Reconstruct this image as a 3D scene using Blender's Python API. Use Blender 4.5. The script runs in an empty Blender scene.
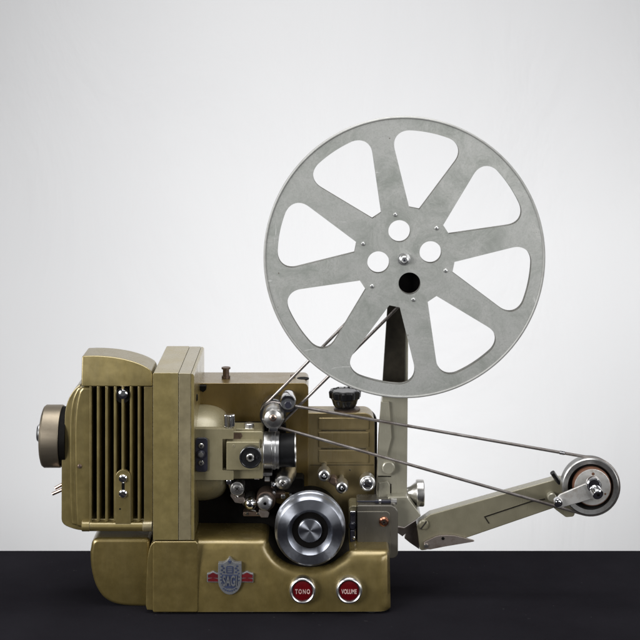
import bpy, bmesh, math, random
from mathutils import Vector, Matrix
random.seed(7)
PI = math.pi
D = 1500.0                      # camera distance in mm from the front plane of the machine
HZ = 35.0                       # height of the eye line in the photograph
CAMZ = 579.0
sc = bpy.context.scene
COL = sc.collection

def sd(d): return (D + d) / D
def P(x, y, d):                 # measured point of the photograph at depth d -> millimetres
    s = sd(d)
    return Vector(((x - 320) * s, d, CAMZ - (y - HZ) * s))

# ------------------------------------------------------------------ materials
def nodes_of(name):
    m = bpy.data.materials.new(name); m.use_nodes = True
    nt = m.node_tree; b = nt.nodes['Principled BSDF']
    return m, nt, b
def ramp(nt, src, p0, p1, c0=(0,0,0,1), c1=(1,1,1,1)):
    r = nt.nodes.new('ShaderNodeValToRGB'); r.color_ramp.elements[0].position = p0; r.color_ramp.elements[1].position = p1
    r.color_ramp.elements[0].color = c0; r.color_ramp.elements[1].color = c1
    nt.links.new(src, r.inputs['Fac']); return r.outputs['Color']
def mix(nt, fac, a, b, mode='MIX'):
    n = nt.nodes.new('ShaderNodeMix'); n.data_type = 'RGBA'; n.blend_type = mode
    for k, v in ((0, fac), (6, a), (7, b)):
        if hasattr(v, 'is_output'): nt.links.new(v, n.inputs[k])
        else: n.inputs[k].default_value = v if k == 0 else (*v[:3], 1)
    return n.outputs[2]
def noise(nt, scale, detail=4, rough=.6, stretch=None, dist=0):
    tc = nt.nodes.new('ShaderNodeTexCoord'); n = nt.nodes.new('ShaderNodeTexNoise')
    n.inputs['Scale'].default_value = scale; n.inputs['Detail'].default_value = detail; n.inputs['Roughness'].default_value = rough
    n.inputs['Distortion'].default_value = dist
    oi = nt.nodes.new('ShaderNodeObjectInfo'); off = nt.nodes.new('ShaderNodeVectorMath'); off.operation = 'SCALE'; off.inputs[0].default_value = (3.1, 1.7, 2.3)
    nt.links.new(oi.outputs['Random'], off.inputs['Scale']); ad = nt.nodes.new('ShaderNodeVectorMath'); ad.operation = 'ADD'
    nt.links.new(tc.outputs['Object'], ad.inputs[0]); nt.links.new(off.outputs[0], ad.inputs[1])
    if stretch:
        mp = nt.nodes.new('ShaderNodeMapping'); mp.inputs['Scale'].default_value = stretch
        nt.links.new(ad.outputs[0], mp.inputs['Vector']); nt.links.new(mp.outputs['Vector'], n.inputs['Vector'])
    else: nt.links.new(ad.outputs[0], n.inputs['Vector'])
    return n.outputs['Fac']
def maprange(nt, src, a, b, c, d):
    n = nt.nodes.new('ShaderNodeMapRange'); n.inputs[1].default_value = a; n.inputs[2].default_value = b
    n.inputs[3].default_value = c; n.inputs[4].default_value = d; nt.links.new(src, n.inputs[0]); return n.outputs[0]
def edge_mask(nt, radius=.0012):
    bv = nt.nodes.new('ShaderNodeBevel'); bv.samples = 6; bv.inputs['Radius'].default_value = radius
    g = nt.nodes.new('ShaderNodeNewGeometry'); v = nt.nodes.new('ShaderNodeVectorMath'); v.operation = 'DOT_PRODUCT'
    nt.links.new(bv.outputs[0], v.inputs[0]); nt.links.new(g.outputs['Normal'], v.inputs[1])
    return maprange(nt, v.outputs['Value'], .97, .80, 0, 1)
def bump(nt, b, src, strength, dist=.0003):
    n = nt.nodes.new('ShaderNodeBump'); n.inputs['Strength'].default_value = strength; n.inputs['Distance'].default_value = dist
    nt.links.new(src, n.inputs['Height']); nt.links.new(n.outputs[0], b.inputs['Normal'])

def paint(name, base, dark, light, metallic=.72, rough=.38, coat=.3, wear=.6, chip=(.5,.44,.3)):
    m, nt, b = nodes_of(name)
    big = noise(nt, 9, 3, .5, dist=.3); mid = noise(nt, 70, 5, .65); fine = noise(nt, 1100, 2, .5)
    c = mix(nt, maprange(nt, big, .35, .68, 0, .38), base, dark)
    c = mix(nt, maprange(nt, mid, .42, .8, 0, .22), c, light)
    c = mix(nt, maprange(nt, fine, .3, .7, 0, .10), c, dark)
    # long faint wipe marks and dull smudges
    st = noise(nt, 30, 5, .7, (1.0, 1.0, .12)); c = mix(nt, maprange(nt, st, .55, .75, 0, .28), c, light)
    # rubbed edges: bare lighter metal where the lacquer wore off
    em = edge_mask(nt); wn = noise(nt, 120, 4, .7)
    mul = nt.nodes.new('ShaderNodeMath'); mul.operation = 'MULTIPLY'
    nt.links.new(em, mul.inputs[0]); nt.links.new(maprange(nt, wn, .40, .58, .12, wear), mul.inputs[1])
    c = mix(nt, mul.outputs[0], c, chip)
    # small chips, fine scratches and brown grime spots
    cn = noise(nt, 95, 6, .8); c = mix(nt, maprange(nt, cn, .70, .725, 0, .55), c, chip)
    sn = noise(nt, 110, 3, .55, (.22, 1.0, 1.5), dist=1.0); c = mix(nt, maprange(nt, sn, .752, .765, 0, .4), c, chip)
    gn = noise(nt, 140, 3, .6); c = mix(nt, maprange(nt, gn, .74, .77, 0, .7), c, (.035,.022,.012))
    nt.links.new(c, b.inputs['Base Color'])
    b.inputs['Metallic'].default_value = metallic
    nt.links.new(maprange(nt, mid, .3, .7, rough - .05, rough + .08), b.inputs['Roughness'])
    b.inputs['Coat Weight'].default_value = min(1, coat*3); b.inputs['Coat IOR'].default_value = 1.6
    nt.links.new(maprange(nt, st, .35, .7, .2, .36), b.inputs['Coat Roughness'])
    bump(nt, b, fine, .10, .0001)
    return m
def metal(name, col, rough, scratch=.0, stretch=(1,1,1), dirt=None, dirt_amt=.3, dirt_scale=60, aniso=0, metallic=1.0, arot=0):
    m, nt, b = nodes_of(name)
    n1 = noise(nt, dirt_scale, 5, .7)
    c = mix(nt, maprange(nt, n1, .48, .7, 0, dirt_amt), col, dirt or tuple(x*.55 for x in col))
    nt.links.new(c, b.inputs['Base Color']); b.inputs['Metallic'].default_value = metallic
    n2 = noise(nt, 400, 4, .6, stretch)
    nt.links.new(maprange(nt, n2, .3, .7, max(.03, rough - .025), rough + .035), b.inputs['Roughness'])
    if scratch: bump(nt, b, n2, scratch, .0001)
    if aniso:
        b.inputs['Anisotropic'].default_value = aniso
        t = nt.nodes.new('ShaderNodeTangent'); t.direction_type = 'RADIAL'; t.axis = 'Y'
        nt.links.new(t.outputs[0], b.inputs['Tangent']); b.inputs['Anisotropic Rotation'].default_value = arot
    return m
def plain(name, col, rough=.5, metallic=0, coat=0, var=.25, spec=.5):
    m, nt, b = nodes_of(name)
    n1 = noise(nt, 150, 4, .6)
    c = mix(nt, maprange(nt, n1, .35, .7, 0, 1), tuple(x*(1-var) for x in col), tuple(min(1, x*(1+var)) for x in col))
    nt.links.new(c, b.inputs['Base Color']); b.inputs['Roughness'].default_value = rough; b.inputs['Metallic'].default_value = metallic
    b.inputs['Coat Weight'].default_value = coat; b.inputs['Specular IOR Level'].default_value = spec
    return m

M = {}
def zinc():
    m, nt, b = nodes_of('zinc_sheet')
    cl = noise(nt, 38, 7, .78, dist=.8); pt = noise(nt, 13, 3, .6, dist=.5); gr = noise(nt, 620, 5, .8); sc1 = noise(nt, 150, 3, .5, (.2, 1, 1.5), dist=1); sc2 = noise(nt, 130, 3, .5, (1.4, 1, .2), dist=1)
    c = mix(nt, maprange(nt, cl, .36, .62, 0, 1), (.53,.535,.51), (.30,.315,.29)); c = mix(nt, maprange(nt, pt, .42, .62, 0, .5), c, (.52,.52,.505))
    c = mix(nt, maprange(nt, gr, .5, .68, 0, .6), c, (.31,.315,.295)); c = mix(nt, maprange(nt, gr, .45, .25, 0, .3), c, (.60,.60,.58))
    c = mix(nt, maprange(nt, sc1, .72, .74, 0, .5), c, (.75,.75,.73)); c = mix(nt, maprange(nt, sc2, .735, .75, 0, .45), c, (.75,.75,.73))
    sp = noise(nt, 170, 2, .5); c = mix(nt, maprange(nt, sp, .76, .78, 0, .8), c, (.10,.07,.05))
    nt.links.new(c, b.inputs['Base Color']); b.inputs['Metallic'].default_value = .62
    nt.links.new(maprange(nt, cl, .3, .7, .38, .54), b.inputs['Roughness']); bump(nt, b, gr, .12, .0001); return m
M['gold']   = paint('gold_olive_lacquer', (.215,.160,.050), (.150,.108,.030), (.30,.232,.09))
M['plate']  = paint('dark_gold_lacquer', (.20,.133,.034), (.15,.098,.022), (.25,.17,.05), metallic=.75, rough=.42, coat=.3)
M['frame']  = paint('pale_gold_lacquer', (.315,.248,.092), (.245,.192,.062), (.40,.325,.14), coat=.35, wear=.8)
M['cover']  = paint('olive_gold_cover_lacquer', (.28,.215,.10), (.22,.165,.07), (.34,.27,.14), metallic=.7, rough=.4, coat=.15)
M['strip']  = paint('greyed_gold_lacquer', (.33,.28,.165), (.275,.232,.132), (.41,.355,.22), wear=1, chip=(.7,.68,.6))
M['housing']= paint('lamp_housing_lacquer', (.225,.175,.062), (.165,.125,.040), (.30,.24,.10), wear=.8)
M['grey']   = paint('grey_green_lacquer', (.232,.212,.145), (.185,.168,.11), (.29,.265,.19), metallic=.45, rough=.42, wear=.5, chip=(.42,.38,.26))
M['greybox']= paint('dark_grey_green_lacquer', (.12,.11,.09), (.095,.088,.07), (.16,.15,.125), metallic=.5, rough=.42, wear=.5, chip=(.42,.38,.26))
M['armgrey']= paint('grey_arm_lacquer', (.315,.298,.232), (.25,.238,.18), (.38,.36,.28), metallic=.4, rough=.40, wear=.4, chip=(.5,.44,.3))
M['olive']  = paint('olive_bracket_lacquer', (.225,.197,.115), (.18,.157,.088), (.28,.25,.155), metallic=.4, rough=.45, coat=.15, wear=.35)
M['chrome'] = metal('chrome', (.78,.78,.80), .12, dirt=(.5,.48,.45), dirt_amt=.3, dirt_scale=150)
M['dullchrome'] = metal('worn_nickel', (.64,.63,.61), .30, dirt=(.36,.33,.28), dirt_amt=.5, dirt_scale=130)
M['steel']  = metal('turned_steel', (.43,.45,.50), .32, aniso=.9, dirt=(.34,.35,.39), dirt_amt=.25, dirt_scale=60, arot=.25)
M['zinc']   = zinc()
M['zrim']   = metal('zinc_rim', (.36,.36,.345), .6, dirt=(.24,.235,.22), dirt_amt=.6, metallic=.6)
M['satin']  = metal('satin_silver', (.72,.72,.72), .30, dirt=(.5,.49,.46), dirt_amt=.35, dirt_scale=120)
M['edge']   = plain('dark_cut_edge', (.10,.075,.055), .6, .5)
M['wheel']  = metal('wheel_rim_metal', (.52,.52,.51), .34, dirt=(.28,.24,.2), dirt_amt=.6, dirt_scale=110)
M['disk']   = metal('spotted_disk_metal', (.58,.57,.55), .42, dirt=(.33,.28,.23), dirt_amt=.6, dirt_scale=140, metallic=.7)
M['bronze'] = metal('bronze_cap_metal', (.24,.205,.155), .42, dirt=(.17,.14,.10), dirt_amt=.5, metallic=.9, stretch=(.1,1,1))
M['rust']   = plain('rust', (.11,.045,.022), .8, .1)
M['copper'] = metal('copper_screw_metal', (.62,.27,.17), .25, dirt=(.2,.06,.04), dirt_amt=.8, dirt_scale=400)
M['prong']  = metal('prong_metal', (.75,.55,.45), .25)
M['brown']  = metal('brown_worn_metal', (.15,.105,.08), .4, dirt=(.07,.05,.038), dirt_amt=.6, dirt_scale=200, metallic=.7)
M['latch']  = metal('browned_latch_metal', (.36,.31,.28), .35, dirt=(.18,.13,.10), dirt_amt=.7, dirt_scale=120, metallic=.8)
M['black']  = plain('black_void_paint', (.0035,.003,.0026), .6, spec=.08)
M['slot']   = plain('dark_slot_inlay', (.035,.03,.026), .5, .5)  # dark grey inlay bars for the screw slots
M['gap']    = plain('dark_gap_paint', (.012,.010,.007), .7, spec=.15)
M['plastic']= plain('black_bakelite', (.010,.010,.011), .22, coat=.3)
M['navy']   = plain('blue_black_enamel', (.018,.018,.028), .35)
M['lens']   = plain('black_lens_barrel', (.004,.004,.0045), .45, spec=.2)
M['armshade']  = plain('painted_arm_shade', (.032,.027,.019), .35, .3)  # dark colour standing for the shade on the upper reel arm
M['rubber'] = plain('black_rubber', (.012,.012,.012), .7)
M['red']    = plain('red_enamel', (.085,.0015,.003), .22, coat=.6, var=.15)
M['dred']   = plain('ribbon_red_enamel', (.085,.006,.008), .35, coat=.2)
M['ltr']    = plain('pinkish_white_lettering', (.50,.33,.31), .4)
M['badge']  = metal('badge_silver', (.22,.225,.235), .45, dirt=(.10,.11,.14), dirt_amt=.7, dirt_scale=500, metallic=.7)
M['badgeblue'] = plain('badge_blue_enamel', (.03,.038,.075), .4, coat=.1)

# spring belt: fine coils along a brownish steel tube
m, nt, b = nodes_of('spring_belt_steel'); M['belt'] = m
n = noise(nt, 90, 4, .6); c = mix(nt, maprange(nt, n, .35, .7, 0, 1), (.22,.19,.175), (.40,.375,.36)); nt.links.new(c, b.inputs['Base Color'])
b.inputs['Metallic'].default_value = .9; b.inputs['Roughness'].default_value = .34
n2 = noise(nt, 1500, 2, .5); bump(nt, b, n2, .35, .0003)

# ------------------------------------------------------------------ mesh builder
class MB:
    def __init__(s): s.bm = bmesh.new(); s.mats = []
    def mi(s, m):
        if m not in s.mats: s.mats.append(m)
        return s.mats.index(m)
    def absorb(s, b, mat, matfn=None):
        bmesh.ops.recalc_face_normals(b, faces=b.faces)
        i = s.mi(mat)
        for f in b.faces:
            f.material_index = i
            if matfn:
                r = matfn(f)
                if r: f.material_index = s.mi(r)
        me = bpy.data.meshes.new('tmp'); b.to_mesh(me); b.free(); s.bm.from_mesh(me); bpy.data.meshes.remove(me)
    def solid(s, ring0, ring1, mat, bevel=0, segs=3, matfn=None, ang=28, big=None):
        b = bmesh.new(); a = [b.verts.new(p) for p in ring0]; c = [b.verts.new(p) for p in ring1]; n = len(a)
        b.faces.new(a); b.faces.new(c[::-1])
        for i in range(n): b.faces.new((a[i], c[i], c[(i+1) % n], a[(i+1) % n]))
        if big:                                     # (test on the two ends of an edge, offset): a wide rounding on part of the rim
            bmesh.ops.recalc_face_normals(b, faces=b.faces)
            es = [e for e in b.edges if len(e.link_faces) == 2 and big[0](e.verts[0].co, e.verts[1].co)]
            bmesh.ops.bevel(b, geom=es, offset=big[1], segments=8, profile=.5, affect='EDGES', clamp_overlap=True)
        if bevel:
            bmesh.ops.recalc_face_normals(b, faces=b.faces)
            es = [e for e in b.edges if len(e.link_faces) == 2 and e.calc_face_angle(0) > math.radians(ang)]
            bmesh.ops.bevel(b, geom=es, offset=bevel, segments=segs, profile=.5, affect='EDGES', clamp_overlap=True)
        s.absorb(b, mat, matfn); return s
    def prism(s, pts, d0, d1, mat, bevel=0, segs=3, matfn=None, ang=28, big=None):
        r0 = [P(x, y, d0) for x, y in pts]; r1 = [Vector((p.x, d1, p.z)) for p in r0]
        return s.solid(r0, r1, mat, bevel, segs, matfn, ang, big)
    def lathe(s, o, ax, prof, mat, segs=48, star=None):
        ax = Vector(ax).normalized(); u = ax.orthogonal().normalized(); v = ax.cross(u)
        b = bmesh.new(); rings = []
        for t, r in prof:
            if r <= 1e-4: rings.append([b.verts.new(o + ax*t)])
            else:
                rings.append([b.verts.new(o + ax*t + (u*math.cos(2*PI*k/segs) + v*math.sin(2*PI*k/segs)) * (r * (star(k/segs) if star else 1))) for k in range(segs)])
        for A, B in zip(rings, rings[1:]):
            if len(A) == 1 and len(B) == 1: continue
            for k in range(segs):
                k2 = (k+1) % segs
                if len(A) == 1: b.faces.new((A[0], B[k], B[k2]))
                elif len(B) == 1: b.faces.new((A[k], B[0], A[k2]))
                else: b.faces.new((A[k], B[k], B[k2], A[k2]))
        if len(rings[0]) > 1: b.faces.new(rings[0])
        if len(rings[-1]) > 1: b.faces.new(rings[-1])
        s.absorb(b, mat); return s
    def lY(s, x, y, prof, mat, segs=48, star=None, dref=None):      # turned about the depth axis; prof [(depth, radius)]
        d0 = prof[0][0] if dref is None else dref; c = P(x, y, d0); k = sd(d0)
        return s.lathe(Vector((c.x, 0, c.z)), (0,1,0), [(d, r*k) for d, r in prof], mat, segs, star)
    def lX(s, y, d, prof, mat, segs=48, star=None):                 # turned about the left-right axis; prof [(x, radius)]
        c = P(320, y, d); k = sd(d)
        return s.lathe(Vector((0, d, c.z)), (1,0,0), [((x-320)*k, r*k) for x, r in prof], mat, segs, star)
    def lZ(s, x, y, d, prof, mat, segs=48, star=None):              # turned about the upright axis; prof [(height above y, radius)]
        c = P(x, y, d); return s.lathe(c, (0,0,1), prof, mat, segs, star)
    def tube(s, pts, r, mat, segs=10, closed=False):
        b = bmesh.new(); n = len(pts); rings = []; up = Vector((0,1,0))
        for i, p in enumerate(pts):
            a = pts[i-1] if (i or closed) else pts[i]; c = pts[(i+1) % n] if (i < n-1 or closed) else pts[i]
            t = (c - a).normalized(); u = up if abs(t.dot(up)) < .9 else Vector((1,0,0))
            x = t.cross(u).normalized(); y = t.cross(x)
            rings.append([b.verts.new(p + (x*math.cos(2*PI*k/segs) + y*math.sin(2*PI*k/segs))*r) for k in range(segs)])
        m = n if closed else n-1
        for i in range(m):
            A, B = rings[i], rings[(i+1) % n]
            for k in range(segs): b.faces.new((A[k], B[k], B[(k+1) % segs], A[(k+1) % segs]))
        if not closed: b.faces.new(rings[0]); b.faces.new(rings[-1])
        s.absorb(b, mat); return s
    def screw(s, x, y, d, r, mat, kind='cross', h=2.0, ang=None):
        s.lY(x, y, [(d-h, r*.35), (d-h*.92, r*.7), (d-h*.55, r*.95), (d, r)], mat, 28)
        a = random.uniform(0, PI) if ang is None else ang
        for q in ((0, PI/2) if kind == 'cross' else (0,)):
            dx, dy = math.cos(a+q), math.sin(a+q); w = r*.13; l = r*(.55 if kind == 'cross' else .9)
            s.prism([(x+dx*l-dy*w, y+dy*l+dx*w), (x-dx*l-dy*w, y-dy*l+dx*w), (x-dx*l+dy*w, y-dy*l-dx*w), (x+dx*l+dy*w, y+dy*l-dx*w)], d-h*1.04, d-h*.5, M['slot'])
        return s
    def build(s, name, parent=None, label=None):
        me = bpy.data.meshes.new(name)
        s.bm.verts.ensure_lookup_table()
        lo = [min(v.co[i] for v in s.bm.verts) for i in range(3)]; hi = [max(v.co[i] for v in s.bm.verts) for i in range(3)]
        c = Vector([(a+b)/2 for a, b in zip(lo, hi)])
        for v in s.bm.verts: v.co = (v.co - c) * .001
        s.bm.to_mesh(me); s.bm.free()
        for m in s.mats: me.materials.append(m)
        for p in me.polygons: p.use_smooth = True
        me.set_sharp_from_angle(angle=math.radians(32))
        o = bpy.data.objects.new(name, me); COL.objects.link(o)
        w = c * .001
        o['wx'], o['wy'], o['wz'] = w.x, w.y, w.z
        if parent:
            pw = Vector((parent['wx'], parent['wy'], parent['wz'])); o.parent = parent; o.location = w - pw
        else: o.location = w
        if label: o['label'] = label
        wn = o.modifiers.new('normals', 'WEIGHTED_NORMAL'); wn.keep_sharp = True
        return o

def rr(x0, y0, x1, y1, r=2, n=6):                   # rounded rectangle; r = one radius or (tl, tr, br, bl)
    if not isinstance(r, tuple): r = (r,)*4
    out = []
    for cx, cy, q, a0 in ((x0+r[0], y0+r[0], r[0], 180), (x1-r[1], y0+r[1], r[1], 270), (x1-r[2], y1-r[2], r[2], 0), (x0+r[3], y1-r[3], r[3], 90)):
        if q < .05: out.append((cx, cy)); continue
        for k in range(n+1):
            a = math.radians(a0 + 90*k/n); out.append((cx + q*math.cos(a), cy + q*math.sin(a)))
    return out
def rp(pts, n=6):                                   # polygon [(x, y, corner radius)] with rounded corners
    out = []; m = len(pts)
    for i, p in enumerate(pts):
        r = p[2] if len(p) > 2 else 0; c = Vector(p[:2])
        if r <= 0: out.append(tuple(c)); continue
        a = Vector(pts[i-1][:2]) - c; b = Vector(pts[(i+1) % m][:2]) - c
        ang = a.angle(b); t = min(r / math.tan(ang/2), a.length*.48, b.length*.48)
        A = c + a.normalized()*t; B = c + b.normalized()*t
        for k in range(n+1):
            f = k/n; out.append(tuple(A*(1-f)**2 + c*2*f*(1-f) + B*f*f))
    return out
def curve(pts, n=5):                                # smooth open curve through points
    out = []
    for i in range(len(pts)-1):
        p0 = Vector(pts[max(i-1,0)]); p1 = Vector(pts[i]); p2 = Vector(pts[i+1]); p3 = Vector(pts[min(i+2, len(pts)-1)])
        for k in range(n):
            t = k/n; out.append(tuple(.5*((2*p1) + (p2-p0)*t + (2*p0-5*p1+4*p2-p3)*t*t + (3*p1-p0-3*p2+p3)*t**3)))
    out.append(tuple(pts[-1])); return out
def crown(b, zs, f, ymax):                          # curve a front face gently back or under
    for z in zs: bmesh.ops.bisect_plane(b.bm, geom=b.bm.verts[:] + b.bm.edges[:] + b.bm.faces[:], plane_co=(0,0,z), plane_no=(0,0,1))
    for v in b.bm.verts:
        if v.co.y < ymax: v.co.y += f(v.co.z)
def circ(x, y, r, n=32): return [(x + r*math.cos(2*PI*k/n), y + r*math.sin(2*PI*k/n)) for k in range(n)]

def empty(name, p, **kw):
    o = bpy.data.objects.new(name, None); COL.objects.link(o); w = p*.001; o.location = w
    o['wx'], o['wy'], o['wz'] = w.x, w.y, w.z
    for k, v in kw.items(): o[k] = v
    return o
def text(name, s, x, y, d, hgt, wid, mat, parent, thick=.25, spacing=1.0):
    cu = bpy.data.curves.new(name, 'FONT'); cu.body = s; cu.align_x = 'CENTER'; cu.align_y = 'CENTER'; cu.size = 1; cu.extrude = .02; cu.offset = .022; cu.space_character = spacing
    t = bpy.data.objects.new('t', cu); COL.objects.link(t); bpy.context.view_layer.update()
    me0 = bpy.data.meshes.new_from_object(t.evaluated_get(bpy.context.evaluated_depsgraph_get()))
    bpy.data.objects.remove(t); c = P(x, y, d)
    xs = [v.co.x for v in me0.vertices]; ys = [v.co.y for v in me0.vertices]; zs = [v.co.z for v in me0.vertices]
    sx = wid/(max(xs)-min(xs)); sy = hgt/(max(ys)-min(ys)); mx = (max(xs)+min(xs))/2; my = (max(ys)+min(ys))/2
    for v in me0.vertices: v.co = Vector((c.x + (v.co.x-mx)*sx, c.y - v.co.z/max(zs)*thick, c.z + (v.co.y-my)*sy))
    b = MB(); i = b.mi(mat); b.bm.from_mesh(me0)
    for f in b.bm.faces: f.material_index = i
    return b.build(name, parent)

# ================================================================== setting
def quad_obj(name, b, kind='structure'):
    o = b.build(name); o['kind'] = kind; return o
m, nt, bs = nodes_of('black_table_cloth_paper')
n = noise(nt, 9, 5, .6); f = noise(nt, 700, 3, .6); lint = noise(nt, 210, 2, .4)
c = mix(nt, maprange(nt, n, .35, .7, 0, 1), (.0105,.0098,.0120), (.0135,.0127,.0155)); c = mix(nt, maprange(nt, lint, .77, .80, 0, .25), c, (.09,.09,.09))
nt.links.new(c, bs.inputs['Base Color']); bs.inputs['Roughness'].default_value = .62; bs.inputs['Specular IOR Level'].default_value = 0
bump(nt, bs, f, .3, .0002)
b = MB(); z0, z1 = 0, -25
b.solid([Vector((-1500,-650,z0)), Vector((1500,-650,z0)), Vector((1500,186,z0)), Vector((-1500,186,z0))],
        [Vector((-1500,-650,z1)), Vector((1500,-650,z1)), Vector((1500,186,z1)), Vector((-1500,186,z1))], m, bevel=2.5)
quad_obj('table_surface', b)
m, nt, bs = nodes_of('white_backdrop_paper')
n = noise(nt, 1.3, 3, .5); n2 = noise(nt, 60, 3, .6)
c = mix(nt, maprange(nt, n, .3, .7, 0, 1), (.79,.79,.80), (.83,.83,.835)); nt.links.new(c, bs.inputs['Base Color'])
cr = noise(nt, 3.2, 5, .55, (1,1,.45), dist=1.2)
bs.inputs['Roughness'].default_value = .85; bump(nt, bs, cr, .28, .03)
b = MB(); b.solid([Vector((-2500,900,-1200)), Vector((2500,900,-1200)), Vector((2500,900,2200)), Vector((-2500,900,2200))],
        [Vector((-2500,920,-1200)), Vector((2500,920,-1200)), Vector((2500,920,2200)), Vector((-2500,920,2200))], m)
quad_obj('backdrop', b)

# ================================================================== projector
PJ = empty('film_projector', Vector((-50, 60, 0)), category='film projector',
    label='old gold-olive film projector with ribbed lamp housing and slanting take-up arm on black table')

# ---- base
cut = curve([(261,541.5),(267,544),(271,552),(279,561.5),(292,568),(309,570.5),(327,568),(340,561),(348,555.5),(356,553.2)], 5)
out = [(196,541.2)] + cut + rp([(300,555),(390,553,3.5),(391,611.5,2.5),(300,612)])[1:-1] + [(196,612)]
def cutmat(f):
    c = f.calc_center_median(); n_ = f.normal
    xs = c.x/sd(c.y)  # not used for position, only to find the notch walls
    if abs(n_.y) < .05 and -52 < c.x < 30 and c.z > 5 and n_.z > .05 and c.y > 3.5: return M['gap']
    return None
b = MB(); b.prism(out, 0, 118, M['gold'], matfn=cutmat)
for q in range(60): bmesh.ops.bisect_plane(b.bm, geom=b.bm.verts[:] + b.bm.edges[:] + b.bm.faces[:], plane_co=(-124 + q*3.3,0,0), plane_no=(1,0,0))
for q in range(27): bmesh.ops.bisect_plane(b.bm, geom=b.bm.verts[:] + b.bm.edges[:] + b.bm.faces[:], plane_co=(0,0,2 + q*2.6), plane_no=(0,0,1))
rimline = [P(x, y, 0) for x, y in out[:-1]]
def rimdist(v):
    best = 99
    for A, B in zip(rimline, rimline[1:]):
        ax, az, bx, bz = A.x, A.z, B.x, B.z; L = (bx-ax)**2 + (bz-az)**2
        if L < 1e-9: continue
        t = max(0, min(1, ((v.x-ax)*(bx-ax) + (v.z-az)*(bz-az))/L)); best = min(best, math.hypot(v.x-ax-t*(bx-ax), v.z-az-t*(bz-az)))
    return best
for v in b.bm.verts:
    if v.co.y < 1:
        q = rimdist(v.co); R_ = 10.0
        v.co.y += .0017*max(0, v.co.z-6)**2 + (R_ - math.sqrt(R_*R_ - (R_-q)**2) if q < R_ else 0)*.72
bmesh.ops.remove_doubles(b.bm, verts=b.bm.verts, dist=.01)
base = b.build('base_housing', PJ)
MB().prism(rr(152.5,541.5,198,612.6,(2.5,3,2,2)), -1.2, 117, M['gold'], bevel=1.4).build('front_cover', base, 'rubbed and scratched olive cover panel at the left end of the base')
b = MB(); b.prism([(155,541)] + curve([(153.5,541.5),(150,547),(147.6,558),(146.6,575),(145.8,606)],5) + [(147,610),(155,610.5)], 2, 110, M['gold'], bevel=3.2, segs=5); b.build('corner_post', base)
for x, d in ((165,10),(372,10),(165,100),(372,100)):
    c = P(x, 611, 0); b = MB(); b.lathe(Vector((c.x, d, 0)), (0,0,1), [(0,6.5),(3.4,7.5)], M['rubber'], 24); b.build('rubber_foot', base)
# rear rounded body
b = MB(); b.prism(rp([(150,538.5),(91,538.5,13),(90.5,556)])[:-1] + curve([(89.8,552),(90.4,566),(92.6,579),(96.6,590.5),(103,600),(113,606.3),(128,609.2),(150,610)],4), 14, 118, M['gold'], bevel=7, segs=6)
crown(b, (15,25,35,45,55), lambda z: .0015*max(0, 66 - z)**2, 60)
b.build('transformer_cover', PJ)
# knobs
for word, nm, x in (('TONO','tone_knob',302.6), ('VOLUME','volume_knob',349)):
    b = MB(); y = 588.5
    b.lY(x, y, [(4,13.0),(0,13.2),(-4.5,13.4),(-6.5,13.1),(-7.6,12.2),(-7.9,11.4),(-7.4,10.4),(-5.5,9.7),(-5.5,0)], M['satin'], 56, dref=0)
    k = b.build(nm, PJ, 'round red-faced knob reading %s in a polished ring' % word)
    b = MB(); b.lY(x, y, [(-5.6,9.7),(-6.4,9.2),(-7.0,6),(-7.2,0)], M['red'], 48, dref=0); b.build('knob_face', k)
    text('lettering', word, x, 591.6, -7.35, 4.6, 15.2 if word == 'VOLUME' else 14.8, M['ltr'], k, .25, 1.0 if word == 'VOLUME' else 1.35)
# emblem
b = MB()
sh = [(218.2,563.2)] + curve([(218.2,563.2),(223.5,563),(227,561),(229.6,557.8),(232.2,561),(236,563),(241.3,563.2)],3)[1:] + curve([(241.3,563.2),(241.6,574),(241.4,583),(239,589.2),(235,593.2),(229.8,594.8),(224.6,593.2),(220.6,589.2),(218.2,583),(218,574)],4)[1:]
b.prism(sh, -2.4, 4, M['badge'], bevel=.5, segs=2)
em = b.build('emblem', PJ, 'silver and blue shield badge on a red ribbon')
for x0, x1 in ((207,219),(240.5,253.3)):
    b = MB()
    top = curve([(x0,573.6),((x0*3+x1)/4,573),((x0+x1)/2,571.6),((x0+3*x1)/4,573),(x1,573.8)],3)
    b.prism([(x0,574)] + top[1:] + [(x1,582.6),(x0,582.3)], -1.2, 4, M['badge'], bevel=.25, segs=1)
    t2 = [(x, y+1.3) for x, y in top]
    b.prism([(x0+1,575.2)] + t2[2:-2] + [(x1-.8,575),(x1-.8,578),(x0+1,577.7)], -1.7, -1, M['dred'])
    b.prism([(x0+1,578.9),((x0+x1)/2,578.0),(x1-.8,579.1),(x1-.8,581.6),(x0+1,581.4)], -1.7, -1, M['dred'])
    b.build('ribbon', em)
b = MB(); bl = M['badgeblue']
b.prism([(228,560.8),(231.3,560.8),(230.9,562.4),(229.7,563.9),(228.5,562.4)], -2.9, -2, bl)
b.prism(rr(226.2,566.2,233.4,573.6,1.2), -2.75, -2, bl)
for q in range(3): b.prism(rr(227.4,567.6+q*1.9,232.2,568.4+q*1.9,.2), -3.0, -2, M['badge'])
for x, y, r in ((222,566.2,1.0),(223.6,568.2,1.1),(221.8,570.2,1.0),(223.9,572.2,1.1),(220.9,573.8,.8),(237.2,566.2,1.0),(235.8,568.4,1.1),(237.8,570.3,1.1),(235.9,572.2,1.0),(238.6,573.4,.8),(221.0,577,.8),(220.9,580,.8),(221.8,583,.8),(238.9,577,.7),(238.7,580.4,.7)):
    b.prism([(x-r,y-.3),(x-.2,y-r),(x+r*1.2,y-.4),(x+.5,y+r),(x-r*.8,y+.7)], -2.75, -2, bl)
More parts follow.
